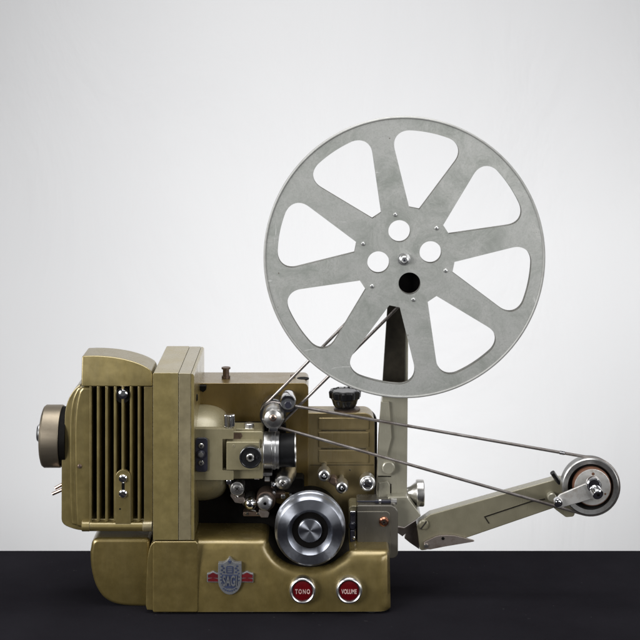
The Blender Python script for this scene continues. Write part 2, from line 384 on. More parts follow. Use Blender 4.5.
for q in range(7):
    a = math.radians(48 + q*14); b.prism(rr(229.7+9.2*math.cos(a)-.75, 581.5+9.6*math.sin(a)-.7, 229.7+9.2*math.cos(a)+.75, 581.5+9.6*math.sin(a)+.7, .3), -2.75, -2, bl)
b.prism([(221.8,574.6),(238,574.6),(237.6,585.2),(233.5,588.4),(226,588.4),(222.0,585.2)], -2.6, -2, bl)
b.build('enamel_pattern', em)
text('lettering', 'SAGI', 229.8, 580.8, -2.7, 10.6, 14.2, M['badge'], em, .5, 1.0)

# ---- centre frame (tall slab)
b = MB(); b.prism(rr(153,373,178.2,540,(1.5,.3,.3,.8)), 0, 130, M['frame'], bevel=1.5)
fr = b.build('center_frame', PJ)
b = MB(); b.prism(rr(178.6,373.3,190.8,540,(.3,.8,.3,.3)), .6, 130, M['strip'], bevel=.7); b.build('cover_strip', fr, 'greyer cover strip with a rubbed shiny corner')
b = MB(); b.prism(rr(191.1,373.8,194.2,540,(.3,2.8,.8,.3)), 0, 130, M['frame'], bevel=1.2, segs=4); b.build('edge_trim', fr)
b = MB(); b.lathe(Vector((P(193,400,0).x+1.2, 30, P(190,400,20).z)), (1,0,0), [(0,4),(1,3)], M['black'], 20)
b.build('grommet', fr)

# ---- lamp housing
b = MB()
capt = curve([(81.5,357.2),(95,356.9),(110,357.9),(125,360.4),(138,364.2),(147,368.4),(151,371.8),(152.4,376)],5)
b.prism([(81.2,386.5),(81.2,358.4)] + capt + [(152.4,386.5)], 10.5, 56, M['housing'], bevel=1.1)
zb = min(v.co.z for v in b.bm.verts)
crown(b, [zb+6*q for q in range(1,5)], lambda z: .07*(z-zb) + .0035*(z-zb)**2, 25)
lh = b.build('lamp_housing', PJ)
b = MB()   # body: left shoulder, right pillar, back, bottom
b.prism([(92,386.6),(80.6,386.6)] + curve([(80.6,384),(74,390),(68.6,399),(65.6,409),(64.6,420),(64,456)],4) + [(61.6,458),(61.4,519)] + curve([(62,522),(66,526),(78,530),(92,531)],3), 24, 76, M['housing'], bevel=4.5, segs=5)
b.prism([(92.2,386.7),(82,386.7)] + curve([(79.4,389),(76.4,400),(74.4,415),(73.6,440),(74.6,500),(76,527)],4)[1:] + [(92.2,529.5)], 14.5, 60, M['housing'], bevel=3.0, segs=4)
b.prism([(92,386.7),(79,386.7)] + curve([(77.6,387),(72.4,398),(69.6,414),(68.8,440),(69.4,500),(71,525)],4)[1:] + [(92,529)], 19.5, 60, M['housing'], bevel=2.4, segs=4)
b.prism(rr(89.4,386.2,91.6,529,.4), 12, 30, M['housing'], bevel=.5)
b.prism(rr(144,386.6,152.5,529,.5), 13, 70, M['housing'], bevel=1.2)
b.prism(rr(88,386.2,150,524,.5), 40, 76, M['gap'])
b.prism(rr(86,519,152.2,531.5,1), 16, 76, M['housing'], bevel=1)
b.build('housing_body', lh)
for i, x in enumerate((98.1,106.4,115,122.9,131.2,139.1)):
    y1 = 471 if i == 3 else 522
    b = MB(); dx = random.uniform(-.2,.2); f0 = 11.4 + random.uniform(-.3,.3); q0 = [P(a, c_, f0) for a, c_ in ((x-1.3+dx,386.2),(x+1.3+dx,386.2),(x+1.3+dx,y1),(x-1.3+dx,y1))]
    q1 = [Vector((p.x + (-2.2 if n_ in (0,3) else 2.6), 34, p.z)) for n_, p in enumerate(q0)]
    b.solid(q0, q1, M['housing'], bevel=.9, segs=4); b.build('cooling_fin', lh)
b = MB(); b.prism([(115.2,524)] + [(115.2,478)] + [(123-7.8*math.cos(a), 478-8.2*math.sin(a)) for a in [PI*k/12 for k in range(1,12)]] + [(130.8,478),(130.8,524)], 9.5, 14, M['housing'], bevel=.6, segs=2)
b.prism(rr(121.6,482,124.6,492,.8), 9.3, 12, M['black']); b.prism(circ(120,509,.9,12), 9.3, 10.5, M['black'])
tg = b.build('fixing_tongue', lh)
b = MB(); b.lX(526, 13, [(82,4.6),(82.6,5.2),(89.6,5.2),(90.2,4.6)], M['housing'], 28); b.lX(526, 13, [(90.2,4.4),(143,4.4)], M['housing'], 28); b.lX(526, 13, [(143,4.6),(143.6,5.2),(152,5.2),(152.4,4.6)], M['strip'], 28)
b.build('hinge_rod', lh)
b = MB(); b.lY(122.8,395.5,[(12,7.6),(22,7.6)], M['black'], 28); b.lY(122.6,394.8,[(5.5,1.5),(5.8,3.6),(6.6,4.6),(9.5,4.9),(12,4.9)], M['chrome'], 28); b.build('round_bolt', lh)
for y in (479.3, 494.6):
    b = MB(); b.screw(122.8, y, 9.5, 4.4, M['chrome'], 'slot', 2.6, .5); b.build('screw', lh)
b = MB(); b.screw(79.5, 466.5, 14.5, 2.2, M['brown'], 'slot', 1, 1.2); b.build('screw', lh)
b = MB(); c = P(92.5, 351.0, 45); b.lathe(c, (0,0,1), [(-1,2.4),(.6,2.2),(.9,0)], M['black'], 16); b.build('cap_screw', lh)
# fan cap
b = MB(); b.lX(436, 48, [(42.6,22),(43.1,26),(44.2,29.3),(46,30.6),(61.6,30.6),(62.6,30)], M['bronze'], 72)
fc = b.build('fan_cap', PJ)
b = MB(); b.lX(436, 48, [(62.4,29),(69,29)], M['black'], 48); b.build('cap_gasket', fc)
b = MB(); b.lX(433, 42, [(37,3),(37.6,7.6),(39.6,9.4),(43.6,9.5)], M['satin'], 32); b.build('cap_button', fc)
b = MB()
for x0, y0, x1, y1 in ((62,484.5,55.3,488.2),(62,489.8,52.4,494)):
    p0, p1 = P(x0,y0,38), P(x1,y1,38); b.tube([p0, p1], 1.75, M['prong'], 14)
b.build('power_prongs', PJ)

# ---- mechanism plate
b = MB(); b.prism(rr(192,383.2,308.3,548,(.5,5,1,1)), 75, 126, M['plate'], bevel=1.3)
pl = b.build('mechanism_plate', PJ)
b = MB(); b.lZ(226, 378, 98, [(0,4.6),(2.5,4.6),(2.5,3.4),(9.6,3.4),(9.8,4.8),(11.4,4.8),(11.6,4.2)], M['brown'], 20); b.build('top_stud', pl)
b = MB(); b.lZ(293, 376.2, 105, [(0,3),(1.6,2.8),(1.8,0)], M['brown'], 16); b.lZ(303, 379, 98, [(0,6.5),(1,6.5),(1.2,0)], M['black'], 20); b.build('oil_port', pl)
b = MB(); b.prism([(199,386),(206,386),(206,390),(203,392.5),(199.5,390)], 68, 75.5, M['black'], bevel=.6); b.build('catch', pl)
b = MB(); b.prism(rr(197,478,304,548,3), 56, 75.5, M['black'], bevel=1)
b.prism(rr(228,424,286,482,3), 64, 75.5, M['black'], bevel=1); b.build('gate_casting', PJ, 'black inner casting behind the film rollers')

# lamp tube behind bracket
b = MB(); b.lX(452, 66, [(186,47)] + [(200+28*math.sin(a), 26+20.5*max(0,math.cos(a))**.6) for a in [PI/2*k/14 for k in range(15)]] + [(229,0)], M['olive'], 64)
b.lX(452, 66, [(190,48.6),(196,48.4),(197,47)], M['brown'], 64)
lt = b.build('lamp_tube', PJ)
# lens bracket
b = MB(); b.prism(rp([(194,429,1),(233.5,429,1),(233.5,439,.8),(222.5,439,.6),(222.5,470.5,.6),(233.5,470.5,.8),(233.5,480,1),(194,480,1)],3), 15, 24, M['olive'], bevel=.7, segs=2)
b.prism(rr(194,430,222,479,1), 23.5, 66, M['olive'], bevel=.5)
br = b.build('lens_bracket', PJ)
b = MB(); b.prism(rr(195.4,438,207.6,472,3), 12.2, 15.2, M['navy'], bevel=.6); cp = b.build('contact_plate', br)
for y in (446.3, 463.4):
    b = MB(); b.lY(201.2,y,[(10.5,1.2),(10.6,2.2),(11.3,2.7),(12.4,2.7)], M['dullchrome'], 20); b.prism(rr(200.4,y-.6,201.6,y+1.2,.2), 10.3, 11, M['black']); b.build('screw', br)
b = MB(); b.lY(201,454.8,[(8,1.3),(8.1,3.3),(9,3.9),(12.4,4.0)], M['navy'], 24); b.lY(201,454.8,[(7.9,1.6),(8,2.6),(8.2,2.7)], M['dullchrome'], 24); b.build('terminal', br)
b = MB(); kn = lambda t: 1 + .045*math.cos(2*PI*22*t)
b.lZ(229.3, 429, 22, [(0,2.4),(2.5,2.4),(2.5,4.7),(3.2,5.3),(14,5.3),(14.8,4.7),(15,3.8)], M['chrome'], 88, kn); b.build('thumb_screw', br)
# slider block
b = MB(); b.prism(rr(229,431.5,263,479,1.5), 24, 60, M['olive'], bevel=1)
b.prism(rr(226.3,442,259.5,470.3,1), 12, 24, M['olive'], bevel=.9)
b.prism([(232,433),(241,433),(242.5,436),(240,439.5),(234,440)], 23.6, 24.5, M['brown'])
b.prism(rr(236,429,254,432,.5), 26, 44, M['olive'], bevel=.4)
b.lY(233.5,446,[(11.6,1.3),(12.4,1.3)], M['strip'], 16)
sb = b.build('focus_block', PJ)
b = MB(); c = P(249, 429, 32); b.lathe(c, (0,0,1), [(-1,2.5),(1.5,2.5),(1.5,5.2),(5.6,5.2),(6.2,4.4)], M['dullchrome'], 8); b.build('hex_nut', sb)
b = MB(); b.lY(250.4,457.4,[(4,9.9),(3.2,10.6),(3.4,11),(5,11.2),(12,10.8)], M['plastic'], 48, dref=4)
b.lY(250.4,457.4,[(4.1,9.7),(2.6,9.9),(2.6,10.5),(4.1,10.7)], M['chrome'], 56, dref=4); fk = b.build('focus_knob', PJ)
b = MB(); b.lY(250.2,457.6,[(.8,1.9),(.6,3.1),(1.4,3.9),(4,4.0)], M['dullchrome'], 32, dref=2); b.lY(250.2,457.6,[(.5,1.7),(.6,0)], M['black'], 20, dref=2)
b.lY(256.6,457.2,[(2.6,1.2),(4.2,1.2)], M['chrome'], 16, dref=4); b.build('knob_cap', fk)
# lens
b = MB(); b.lX(450, 40, [(258,16),(262,17),(262.4,18.4),(264,18.8),(264.4,18),(272,18),(272.3,18.9),(275.4,18.9),(275.8,18.2),(279.2,18.2),(279.5,16)], M['satin'], 72)
ln = b.build('projection_lens', PJ)
b = MB(); b.lX(450, 40, [(279.3,15.8),(279.5,16.6),(294.4,16.6),(295.4,16),(295.5,14),(290,12),(289,0)], M['lens'], 64); b.build('lens_hood', ln)
b = MB(); b.lX(450, 40, [(294.9,15.4),(295.9,15.6),(295.9,16.3),(294.9,16.5)], M['dullchrome'], 64); b.build('front_ring', ln)

# ---- belt pulley, rollers
dS = 46      # drive belts run at this depth
b = MB(); b.lY(273,414,[(38,12.6),(40,13.2),(44,12.2),(46,10.9),(49,12.6),(51,10.9),(54,13.2),(75,13)], M['plastic'], 56, dref=46)
dp = b.build('drive_pulley', PJ)
b = MB(); b.lY(273,417.6,[(17,2.6),(17.1,5),(18.4,8.4),(22,10.2),(27,10.8),(38,10.6)], M['dullchrome'], 56, dref=22); b.screw(273,418.4,17.4,3.6,M['prong'],'cross',1.2,.78); b.build('pulley_cap', dp)
b = MB(); b.prism(rp([(261.5,418.6,.5),(263,422,.5),(267,428,2),(279,428,2),(283,422,.5),(284.6,418.6,.5),(281.5,420.2,.5),(264.5,420.2,.5)],3), 21, 30, M['dullchrome'], bevel=.5)
b.prism(rr(268.8,428,277.6,431.6,.6), 22, 34, M['chrome'], bevel=.5); b.build('fork_clip', dp)
def roller(x, y, d, r, mat, prof='cup', shaft=None, hole=M['black'], name='guide_roller', label=None, dx=0, dy=0):
    b = MB()
    if prof == 'cup':
        b.lY(x, y, [(d, r*.42),(d-.6, r*.52),(d-.4,r*.8),(d+.8,r*.95),(d+2.5,r),(d+12,r)], mat, 40, dref=d)
        b.lY(x, y, [(d-.15, 0),(d-.1, r*.40)][::-1], hole, 24, dref=d)
    elif prof == 'ball':
        b.lY(x, y, [(d+r*1.3 - r*1.3*math.cos(a), r*math.sin(a)) for a in [PI*k/18*.98+.02 for k in range(0,13)]], mat, 40, dref=d+r)
    elif prof == 'screwcap':
        b.lY(x, y, [(d,r*.5),(d+.2,r*.78),(d+1.2,r*.8),(d+1.4,r*.9),(d+.6,r*.98),(d+2,r),(d+16,r)], mat, 40, dref=d); b.screw(x, y, d, r*.6, mat, 'cross', .8, .7)
    if shaft: b.lY(x+dx, y+dy, [(d+6, shaft),(74, shaft)], M['dullchrome'], 28, dref=d+12)
    return b.build(name, PJ, label)
b = MB(); b.lY(288,402,[(24,3.4),(23.5,7),(25,7.9),(34,8.1),(44,7.6)], M['chrome'], 48, dref=26); b.lY(288,404.6,[(22.6,3.0),(23,3.6),(24,3.7),(26,3.7)], M['navy'], 28, dref=24); b.lY(288,404,[(40,7.4),(75,7.4)], M['navy'], 40, dref=44)
b.build('upper_roller', PJ, 'polished round roller with dark centre above the lens')
# lower rollers
roller(237, 489, 34, 7.2, M['dullchrome'], 'screwcap', 6.2, dx=1.5, dy=-3, label='worn nickel roller with slotted cap below the focus block')
b = MB(); b.prism(rp([(231,493,1),(236,498,1),(244,497,1),(245,502,1),(241,503.5,1),(235,502.5,1),(230.4,496,1)],3), 42, 58, M['latch'], bevel=.6); b.lY(228.7,482.3,[(30,1.4),(30.5,2.6),(33,3),(56,3)], M['chrome'], 20); b.build('roller_bracket', PJ)
b = MB(); b.lY(250,504.6,[(30+6.6-6.6*math.cos(a), 6.7*math.sin(a)) for a in [PI*k/24 for k in range(0,14)]], M['chrome'], 40, dref=32); b.lY(250,506.2,[(29.2,1.1),(31,1.5)], M['black'], 16); b.lY(250,503,[(36,6),(60,6)], M['dullchrome'], 32)
b.build('ball_knob', PJ, 'small chrome ball knob with a dark pinhole')
b = MB(); b.lY(266,500,[(36,9.4),(38,9.8),(60,9.8)], M['brown'], 40, dref=40); b.build('sprocket_collar', PJ, 'browned collar behind a bright roller face')
b = MB(); b.lY(265,503.4,[(25,1.5),(24.6,2.6),(25,5.4),(25.6,6.8),(27,7.7),(38,7.7)], M['satin'], 44, dref=26); b.lY(265,503.4,[(24.7,1.5),(24.7,.01)], M['black'], 20, dref=26); b.lY(265,501.4,[(37,6),(60,6)], M['dullchrome'], 28, dref=40); b.build('guide_roller', PJ, 'bright flat-faced roller with small black centre hole')
b = MB(); b.prism(rp([(259,509.5,1),(267,510.5,1),(269.5,513,1),(268,517.5,1),(261,517.5,1),(258.6,513,1)],3), 40, 58, M['latch'], bevel=.8); b.build('roller_bracket', PJ)
b = MB()
b.lathe(P(282.6,483.4,34), (.16,1,.22), [(0,2.8),(.1,5.0),(1,7.4),(3.5,8.9),(14,9.2),(17,10.2),(25,10.2),(27,8.8),(38,8)], M['dullchrome'], 44)
b.screw(282.8,483.6,34,4.0,M['dullchrome'],'cross',1.4,.8); b.lX(484.5,42,[(271,2.6),(271.4,3.5),(274.4,3.5),(276,2.8)], M['chrome'], 24)
b.build('tension_roller', PJ, 'large worn chrome roller with crossed screw under the lens hood')
b = MB(); b.lX(479, 46, [(264.5,2.4),(265,3),(269.4,3),(270,2.4)], M['dullchrome'], 20); b.lX(476.5, 50, [(254,2.6),(254.6,3.2),(259.5,3.2),(260,2)], M['dullchrome'], 8); b.build('guide_stud', PJ)
b = MB(); b.prism(rp([(276,491,2),(290,493,2),(293,500,2),(286,506,2),(276,503,2)],3), 55, 60, M['plate'], bevel=.8); b.lY(290.6,494.8,[(50,1.4),(51,1.8),(56,1.8)], M['chrome'], 16); b.build('pressure_shoe', PJ)
for x, y, l in ((324.2,475,'upper of the two oval chrome rollers on the brown link'), (342,487.2,'lower of the two oval chrome rollers on the brown link')):
    b = MB(); b.lY(x, y, [(41,3.4),(40.4,4.2),(41,5.4),(43,6.2),(46,6.5),(56,6.3),(58,5.4),(58.6,2.6),(80,2.6)], M['satin'], 40, dref=44)
    b.lY(x-.2, y+1.6, [(38.6,.6),(38.7,1.4),(39.4,2.0),(42,2.1)], M['chrome'], 24); b.lY(x-.1, y+1.6, [(39.5,2.2),(39.6,3.0),(42,3)], M['black'], 24)
    b.build('oval_roller', PJ, l)
b = MB(); b.prism(rp([(325,472,3),(344,485,3),(341,491,3),(322,478,3)],4), 58, 66, M['brown'], bevel=1); b.lY(333.3,481,[(50,2),(50.6,3.4),(52,3.9),(60,3.9)], M['brown'], 24); b.build('roller_link', PJ)
b = MB(); b.lY(367.6,484,[(45,4.6),(44.4,5.6),(45.2,6.4),(47,6.8),(47.6,7.6),(49,8.0),(59,8.0),(60,7),(61,3),(80,3)], M['satin'], 48, dref=46); b.screw(367.6,484,45,4.4,M['chrome'],'slot',1.3,.6); b.build('release_knob', PJ, 'chrome stepped knob on the ribbed rear cover')

b = MB(); b.prism(rp([(241,473,.5),(272,473,.5),(272,475.6,.5),(262,476.4,.5),(241,476,.5)],3), 30, 50, M['dullchrome'], bevel=.5); b.build('gate_rail', PJ)
b = MB(); b.tube([P(229,484,40), P(232,492,44), P(240,499,46), P(247,508,46), P(256,511,44)], 1.1, M['dullchrome'], 10); b.build('film_guide_wire', PJ)
b = MB(); b.prism(rr(243,512,262,516.5,1.5), 44, 60, M['brown'], bevel=.8); b.screw(247,514,44,1.7,M['chrome'],'slot',1); b.screw(258,514.2,44,1.7,M['chrome'],'slot',1); b.build('guide_block', PJ)
b = MB(); b.lY(273,494,[(44,1.6),(44.4,2.6),(46,3),(60,3)], M['satin'], 24); b.lY(283,497,[(46,1.4),(46.4,2.2),(48,2.5),(60,2.5)], M['satin'], 20); b.prism(rr(271,492.6,285,498.6,2.5), 48, 56, M['brown'], bevel=.8); b.build('shoe_lever', PJ)
b = MB(); b.lY(219.5,486,[(52,1.4),(52.4,2.2),(54,2.4)], M['dullchrome'], 16); b.build('casting_screw', PJ)
# ---- big hand wheel
b = MB(); x, y = 310, 532
b.lY(x, y, [(12,0.01),(12,17.6),(-3,18.2),(-9.0,21.8),(-9.8,22.8),(-8.6,32.4),(-7.0,34.2),(-4,35.3),(2,35.6),(3,34.9),(5,34.9),(6,35.7),(12,35.7),(13.5,34)], M['steel'], 96, dref=-8)
hw = b.build('hand_wheel', PJ, 'large turned steel hand wheel with deep dark dish')
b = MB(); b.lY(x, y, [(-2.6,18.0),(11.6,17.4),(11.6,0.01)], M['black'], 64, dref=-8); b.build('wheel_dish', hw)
b = MB(); b.lY(x, y-1.0, [(12,12),(-4,12),(-5.2,11.6),(-5.8,10.6),(-5.8,.01)][::-1], M['steel'], 64, dref=-6); b.build('wheel_hub', hw)
b = MB(); b.lY(x, y, [(15,30),(75,30)], M['black'], 48, dref=20); b.build('wheel_shaft', hw)

# ---- rear right cover with filler knob
b = MB(); b.prism(rr(304.6,413,374.6,548,(2,11,1,1), 9), 80, 110, M['cover'], bevel=2.0, segs=4)
b.prism(rr(304.4,410.5,377.2,548,(2,13,1,1), 9), 107, 118, M['gap'], bevel=1)
for y0, y1 in ((418,429.6),(432.2,447.6),(450.2,463)):
    b.prism(rr(318.4,y0,369,y1,1.2), 78.4, 81, M['cover'], bevel=1.1, segs=3)
b.prism(rr(321,430.2,366,430.9,.3), 79.6, 80.6, M['gap']); b.prism(rr(321,448.4,366,449.1,.3), 79.6, 80.6, M['gap']); b.prism(rr(310,464.8,374,465.3,.1), 79.8, 80.6, M['gap'])
b.lY(350,470,[(79.4,.7),(80.4,.8)], M['chrome'], 10)
rc = b.build('amplifier_cover', PJ, 'dark gold cover with raised ribs and rounded top corner')
b = MB(); b.lZ(347, 409.5, 95, [(-1,14),(1.2,14),(1.8,13)], M['brown'], 40); sc_ = lambda t: 1 + .06*math.cos(2*PI*10*t)
b.build('knob_washer', rc)
b = MB(); b.lZ(345, 408, 95, [(1,10),(4,12),(9,13.5),(10.5,14.5),(11.5,16),(17.5,16.6),(19,15.6),(19.6,13.8),(18.6,12.6),(18.6,0)], M['plastic'], 100, lambda t: 1 + .055*math.cos(2*PI*10*t)); b.build('filler_knob', rc)

# ---- reel arm
b = MB()
armo = rp([(392.5,262,12),(392.5,249,12),(416.5,249,12),(416.5,262,6),(408.6,300,3),(407.8,400),(407,500,1),(388,500),(376.6,500),(379,440),(382,400),(388.3,306,3)],6)
b.prism(armo, 62, 84, M['armgrey'], bevel=1.6, segs=3)
b.prism(rp([(380.8,402),(389,402,1),(391.5,438,4),(386.5,457,4),(395,462,4),(395,472,4),(390.5,475.4,3),(377.4,475.4,.5)],4), 58.5, 62.4, M['armgrey'], bevel=.9)
b.prism(rp([(379,483,1),(388,481,4),(390,486,2),(390,508),(378,508)],4), 59.8, 62.3, M['armgrey'], bevel=.6)
b.prism([(390.4,484),(391.3,484),(391.3,502),(390.4,502)], 61.4, 63, M['black']); b.prism([(378,476.2),(391,476.2),(391,477),(378,477)], 61.4, 63, M['black'])
ra = b.build('reel_arm', PJ, 'grey upright arm carrying the big reel')
b = MB(); b.prism(rp([(391.5,262,12),(391.5,247.8,12),(417.5,247.8,12),(417.5,262,6),(406.4,300,3),(404.6,397,1.5),(381.6,397,1.5),(387.4,306,3)],6), 60.4, 63, M['armshade'], bevel=.8, segs=3); b.build('arm_shade_sheet', ra, 'added dark sheet painting the shade on the upper arm behind the reel')  # thin dark sheet added over the arm; its colour imitates shade behind the reel
b = MB(); b.lY(388.6,468.2,[(55,5.4),(55.6,6.3),(58.6,6.6)], M['armgrey'], 36); b.build('pivot_boss', ra)
b = MB(); b.lY(407,280,[(44,13.4),(45,14.4),(48,12.6),(51.5,14.4),(55,14.4),(62,12)], M['black'], 56, dref=48); rpul = b.build('reel_pulley', ra)
c = P(404.2,258.6,20); b = MB(); b.lathe(Vector((c.x,0,c.z)), (0,1,0), [(21,4.2),(66,4.2)], M['dullchrome'], 28); b.build('reel_spindle', ra)
# elbow, knob, joint plate
b = MB(); b.prism(rp([(388,497,2),(407,497,3),(421.5,516,2),(404.5,527.4,3),(388,524,2)],4), 48, 84, M['armgrey'], bevel=2.6, segs=4); el = b.build('arm_elbow', PJ)
b = MB(); b.lX(493, 70, [(403,5),(407,5.5),(410,6.5),(414,9.5),(416,11),(416.2,12.6),(417,13.1),(423,13.1),(423.8,12.5),(424,10.5),(422.6,9),(422.6,0)], M['dullchrome'], 90, None); b.build('clamp_knob', PJ)
b = MB(); b.prism([(396,527),(404.5,528),(418,519.5),(419.5,549.5),(410,543),(404.5,538.5),(406,533.5),(402.5,536.5),(396,532)], 70, 76, M['latch'], bevel=.5); b.build('joint_plate', PJ)
# take-up arm
b = MB()
b.prism(rp([(416.5,524,5),(430,514.6,4),(500,494.8),(556,479.2,6),(572,480,6),(580,497,6),(560,506,4),(437,548.2,2),(420,551,3)],4), 52, 66, M['grey'], bevel=1.6, segs=4)
b.prism([(484,516.6),(531,501),(545,498.6),(545,499.6),(531.4,502),(485.6,517.3),(489.6,523.2),(488.6,523.8)], 51.4, 52.6, M['gap'])
b.prism(rp([(548,503,2),(566,500,3),(576,509,3),(574,516.6,3),(566,517.4,4),(556,510,4)],4), 54, 68, M['grey'], bevel=1)
ta = b.build('take_up_arm', PJ, 'long slanting grey arm reaching right to the small wheel')
b = MB(); b.screw(423.6,525.4,52,5.4,M['grey'],'slot',3.2,-.9); b.build('pivot_screw', ta)
b = MB(); b.prism(rp([(423.5,549,3),(424,542.5,2)] + [(p[0],p[1],0) for p in curve([(430,539.6),(437,536.4),(445,535.4),(455,536),(466,538.6)],3)] + [(476,541.2,1),(470,542.4),(445,546.6),(430,549.6,2)],3), 48.4, 51.4, M['latch'], bevel=.6); b.lY(443,538.6,[(47.8,1.5),(49,1.5)], M['black'], 14)
b.lY(426.2,546,[(46.8,1),(47,2),(48.4,2.3)], M['dullchrome'], 20); b.build('latch_lever', ta)
b = MB(); b.tube([P(559.4,483,54), P(552.3,472.4,50)], 2.6, M['plastic'], 18); b.build('stop_pin', ta)
# take-up wheel
b = MB(); x, y = 590.6, 486.8
b.lY(x, y, [(41,0.01),(41,21.6),(31,22.2),(29.6,23),(29.2,27.4),(30.2,28.4),(31.6,28.5),(34,27.2),(37,27.2),(39.5,28.5),(41.5,28.5)], M['wheel'], 96, dref=30)
tw = b.build('take_up_wheel', PJ, 'small grooved take-up wheel at the far right end of the arm')
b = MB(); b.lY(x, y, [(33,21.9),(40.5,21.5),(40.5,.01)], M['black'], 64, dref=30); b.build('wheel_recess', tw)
b = MB(); b.lY(592.4,487.2,[(25,18.2),(25.6,18.9),(28,19.1),(40,19)], M['rust'], 72, dref=25); b.lY(592.4,487.2,[(24.6,0.01),(24.6,17.4),(25.1,18.2)], M['disk'], 72, dref=25)
b.lY(593.2,474,[(24.4,1.5),(25,1.5)], M['rust'], 16); b.lY(605.3,494,[(24.4,1),(25,1)], M['rust'], 12); b.build('spindle_disk', tw)
b = MB(); b.prism(rp([(555,500,4),(560,494.6,3),(585.5,483.8,3),(600,488,5),(601,499,5),(592,499.2,2),(566,506.6,2),(556.5,509,5)],4), 16, 19, M['disk'], bevel=.8); cr = b.build('crank_plate', tw)
b = MB(); b.lY(558.6,503.2,[(10.5,2),(10.7,3.8),(12,4.6),(16,4.8)], M['chrome'], 32); b.screw(558.6,503.2,10.8,2.8,M['chrome'],'slot',1,.6); b.build('crank_bolt', tw)
b = MB(); b.lY(552.2,498,[(44,3.8),(45,4.5),(54,4.5)],M['armgrey'],24); b.build('stop_boss', ta)
b = MB(); b.lY(594.2,485.4,[(10,5.6),(9.4,6.4),(10,7.2),(11.4,7.6),(16,7.8)], M['chrome'], 40); b.lathe(P(598.6,495.2,4),(-.28,1,.36),[(0,2),(-.1,4.2),(.6,5.4),(2,5.9),(12,5.9)],M['chrome'],40); b.lathe(P(598.6,495.2,3.4),(-.28,1,.36),[(0,1.5),(1.2,1.7)],M['black'],16)
b.build('crank_nut', tw)

# ---- right grey block
b = MB(); b.prism(rr(357.2,505.5,398,558.5,(1.5,8,6,1), 8), 34, 72, M['greybox'], bevel=2.4, segs=4)
b.prism(rr(357.4,511.6,390,557,(.5,4,4,.5)), 33.2, 35, M['greybox'], bevel=.5)
gb = b.build('exciter_box', PJ, 'small grey-green box with one copper screw beside the hand wheel')
b = MB(); b.screw(384,522.4,33.2,4.9,M['copper'],'cross',3.2,.3); b.build('copper_screw', gb)
b = MB(); b.prism(rr(348.6,506,357,555,(4,1,1,1)), 44, 72, M['olive'], bevel=1.2); b.prism(rr(354.6,511,357.2,552,.3), 43.4, 46, M['black'])
b.prism(rr(349.8,511.4,356,541,(1,1,2.5,1)), 40, 44, M['chrome'], bevel=.7); b.lY(352.7,514.8,[(38.6,1.8),(40,2.2)], M['navy'], 16); b.lY(352.6,526.6,[(37,2.6),(38,3.6),(41,3.7)], M['navy'], 20)
b.prism(rr(350.2,530.5,355,543,(1,1,2,2)), 36, 40, M['navy'], bevel=.7); b.screw(353.6,538,36,1.6,M['chrome'],'slot',.8)
b.build('hinge_catch', gb)
b = MB(); b.lX(501.4, 40, [(357,.01),(357.2,.8),(375,.9),(375.2,1.8),(390.6,1.9)], M['navy'], 16); b.lX(501.4,40,[(390.6,2.2),(391,3.2),(396.6,3.2),(397,2.4)], M['dullchrome'], 8); b.lX(501.4,40,[(378.6,1.9),(379,2.4),(381,2.4),(381.4,1.9)], M['chrome'], 16); b.prism(rr(359,502,392,506,.8), 42, 60, M['greybox'], bevel=.5); b.build('hinge_pin', gb)

# ---- belts
def tangent(c1, r1, c2, r2, side):
    c1, c2 = Vector(c1), Vector(c2); v = c2 - c1; L = v.length; a = math.atan2(v.y, v.x); k = math.acos((r1 - r2)/L)
    t = a + side*k; n_ = Vector((math.cos(t), math.sin(t))); return c1 + n_*r1, c2 + n_*r2, t
def belt(c1, r1, d1, c2, r2, d2, name, label, rad=1.35):
    A1, A2, ta_ = tangent(c1, r1, c2, r2, 1); B1, B2, tb_ = tangent(c1, r1, c2, r2, -1)
    pts = [P(A1.x, A1.y, d1), P(A2.x, A2.y, d2)]; n_ = 28
    for k in range(1, n_):
        a = ta_ + (tb_ - ta_)*k/n_; pts.append(P(c2[0] + r2*math.cos(a), c2[1] + r2*math.sin(a), d2))
    pts += [P(B2.x, B2.y, d2), P(B1.x, B1.y, d1)]
    for k in range(1, n_):
        a = tb_ - (2*PI - (ta_ - tb_))*k/n_; pts.append(P(c1[0] + r1*math.cos(a), c1[1] + r1*math.sin(a), d1))
    b = MB(); b.tube(pts, rad, M['belt'], 10, closed=True); return b, (A1, A2, B1, B2)
b, _ = belt((273.5,414), 12.2, 52, (407,280), 13, 49, 'a', '', 1.6); b.build('reel_belt', PJ, 'spring belt slanting up behind the big reel')
b, (A1, A2, B1, B2) = belt((273.5,414), 11.4, 45.5, (590.6,486.6), 28.4, 35.5, 'b', '', 1.6)
up = (A1, A2) if A1.y < B1.y else (B1, B2)
def on(t, w=0): q = up[0].lerp(up[1], t); return P(q.x, q.y, 45.5 + (35.5-45.5)*t)
t0 = (562 - up[0].x)/(up[1].x - up[0].x)
tb = b.build('take_up_belt', PJ, 'long spring belt running right to the small wheel')
b = MB(); b.tube([on(t0-.008, 44), on(t0+.008, 44)], 2.0, M['chrome'], 12); b.tube([on(t0-.004,43), on(t0-.003,43)], 2.1, M['chrome'], 12); b.tube([on(t0+.003,43), on(t0+.004,43)], 2.1, M['chrome'], 12); b.build('belt_hook', tb)

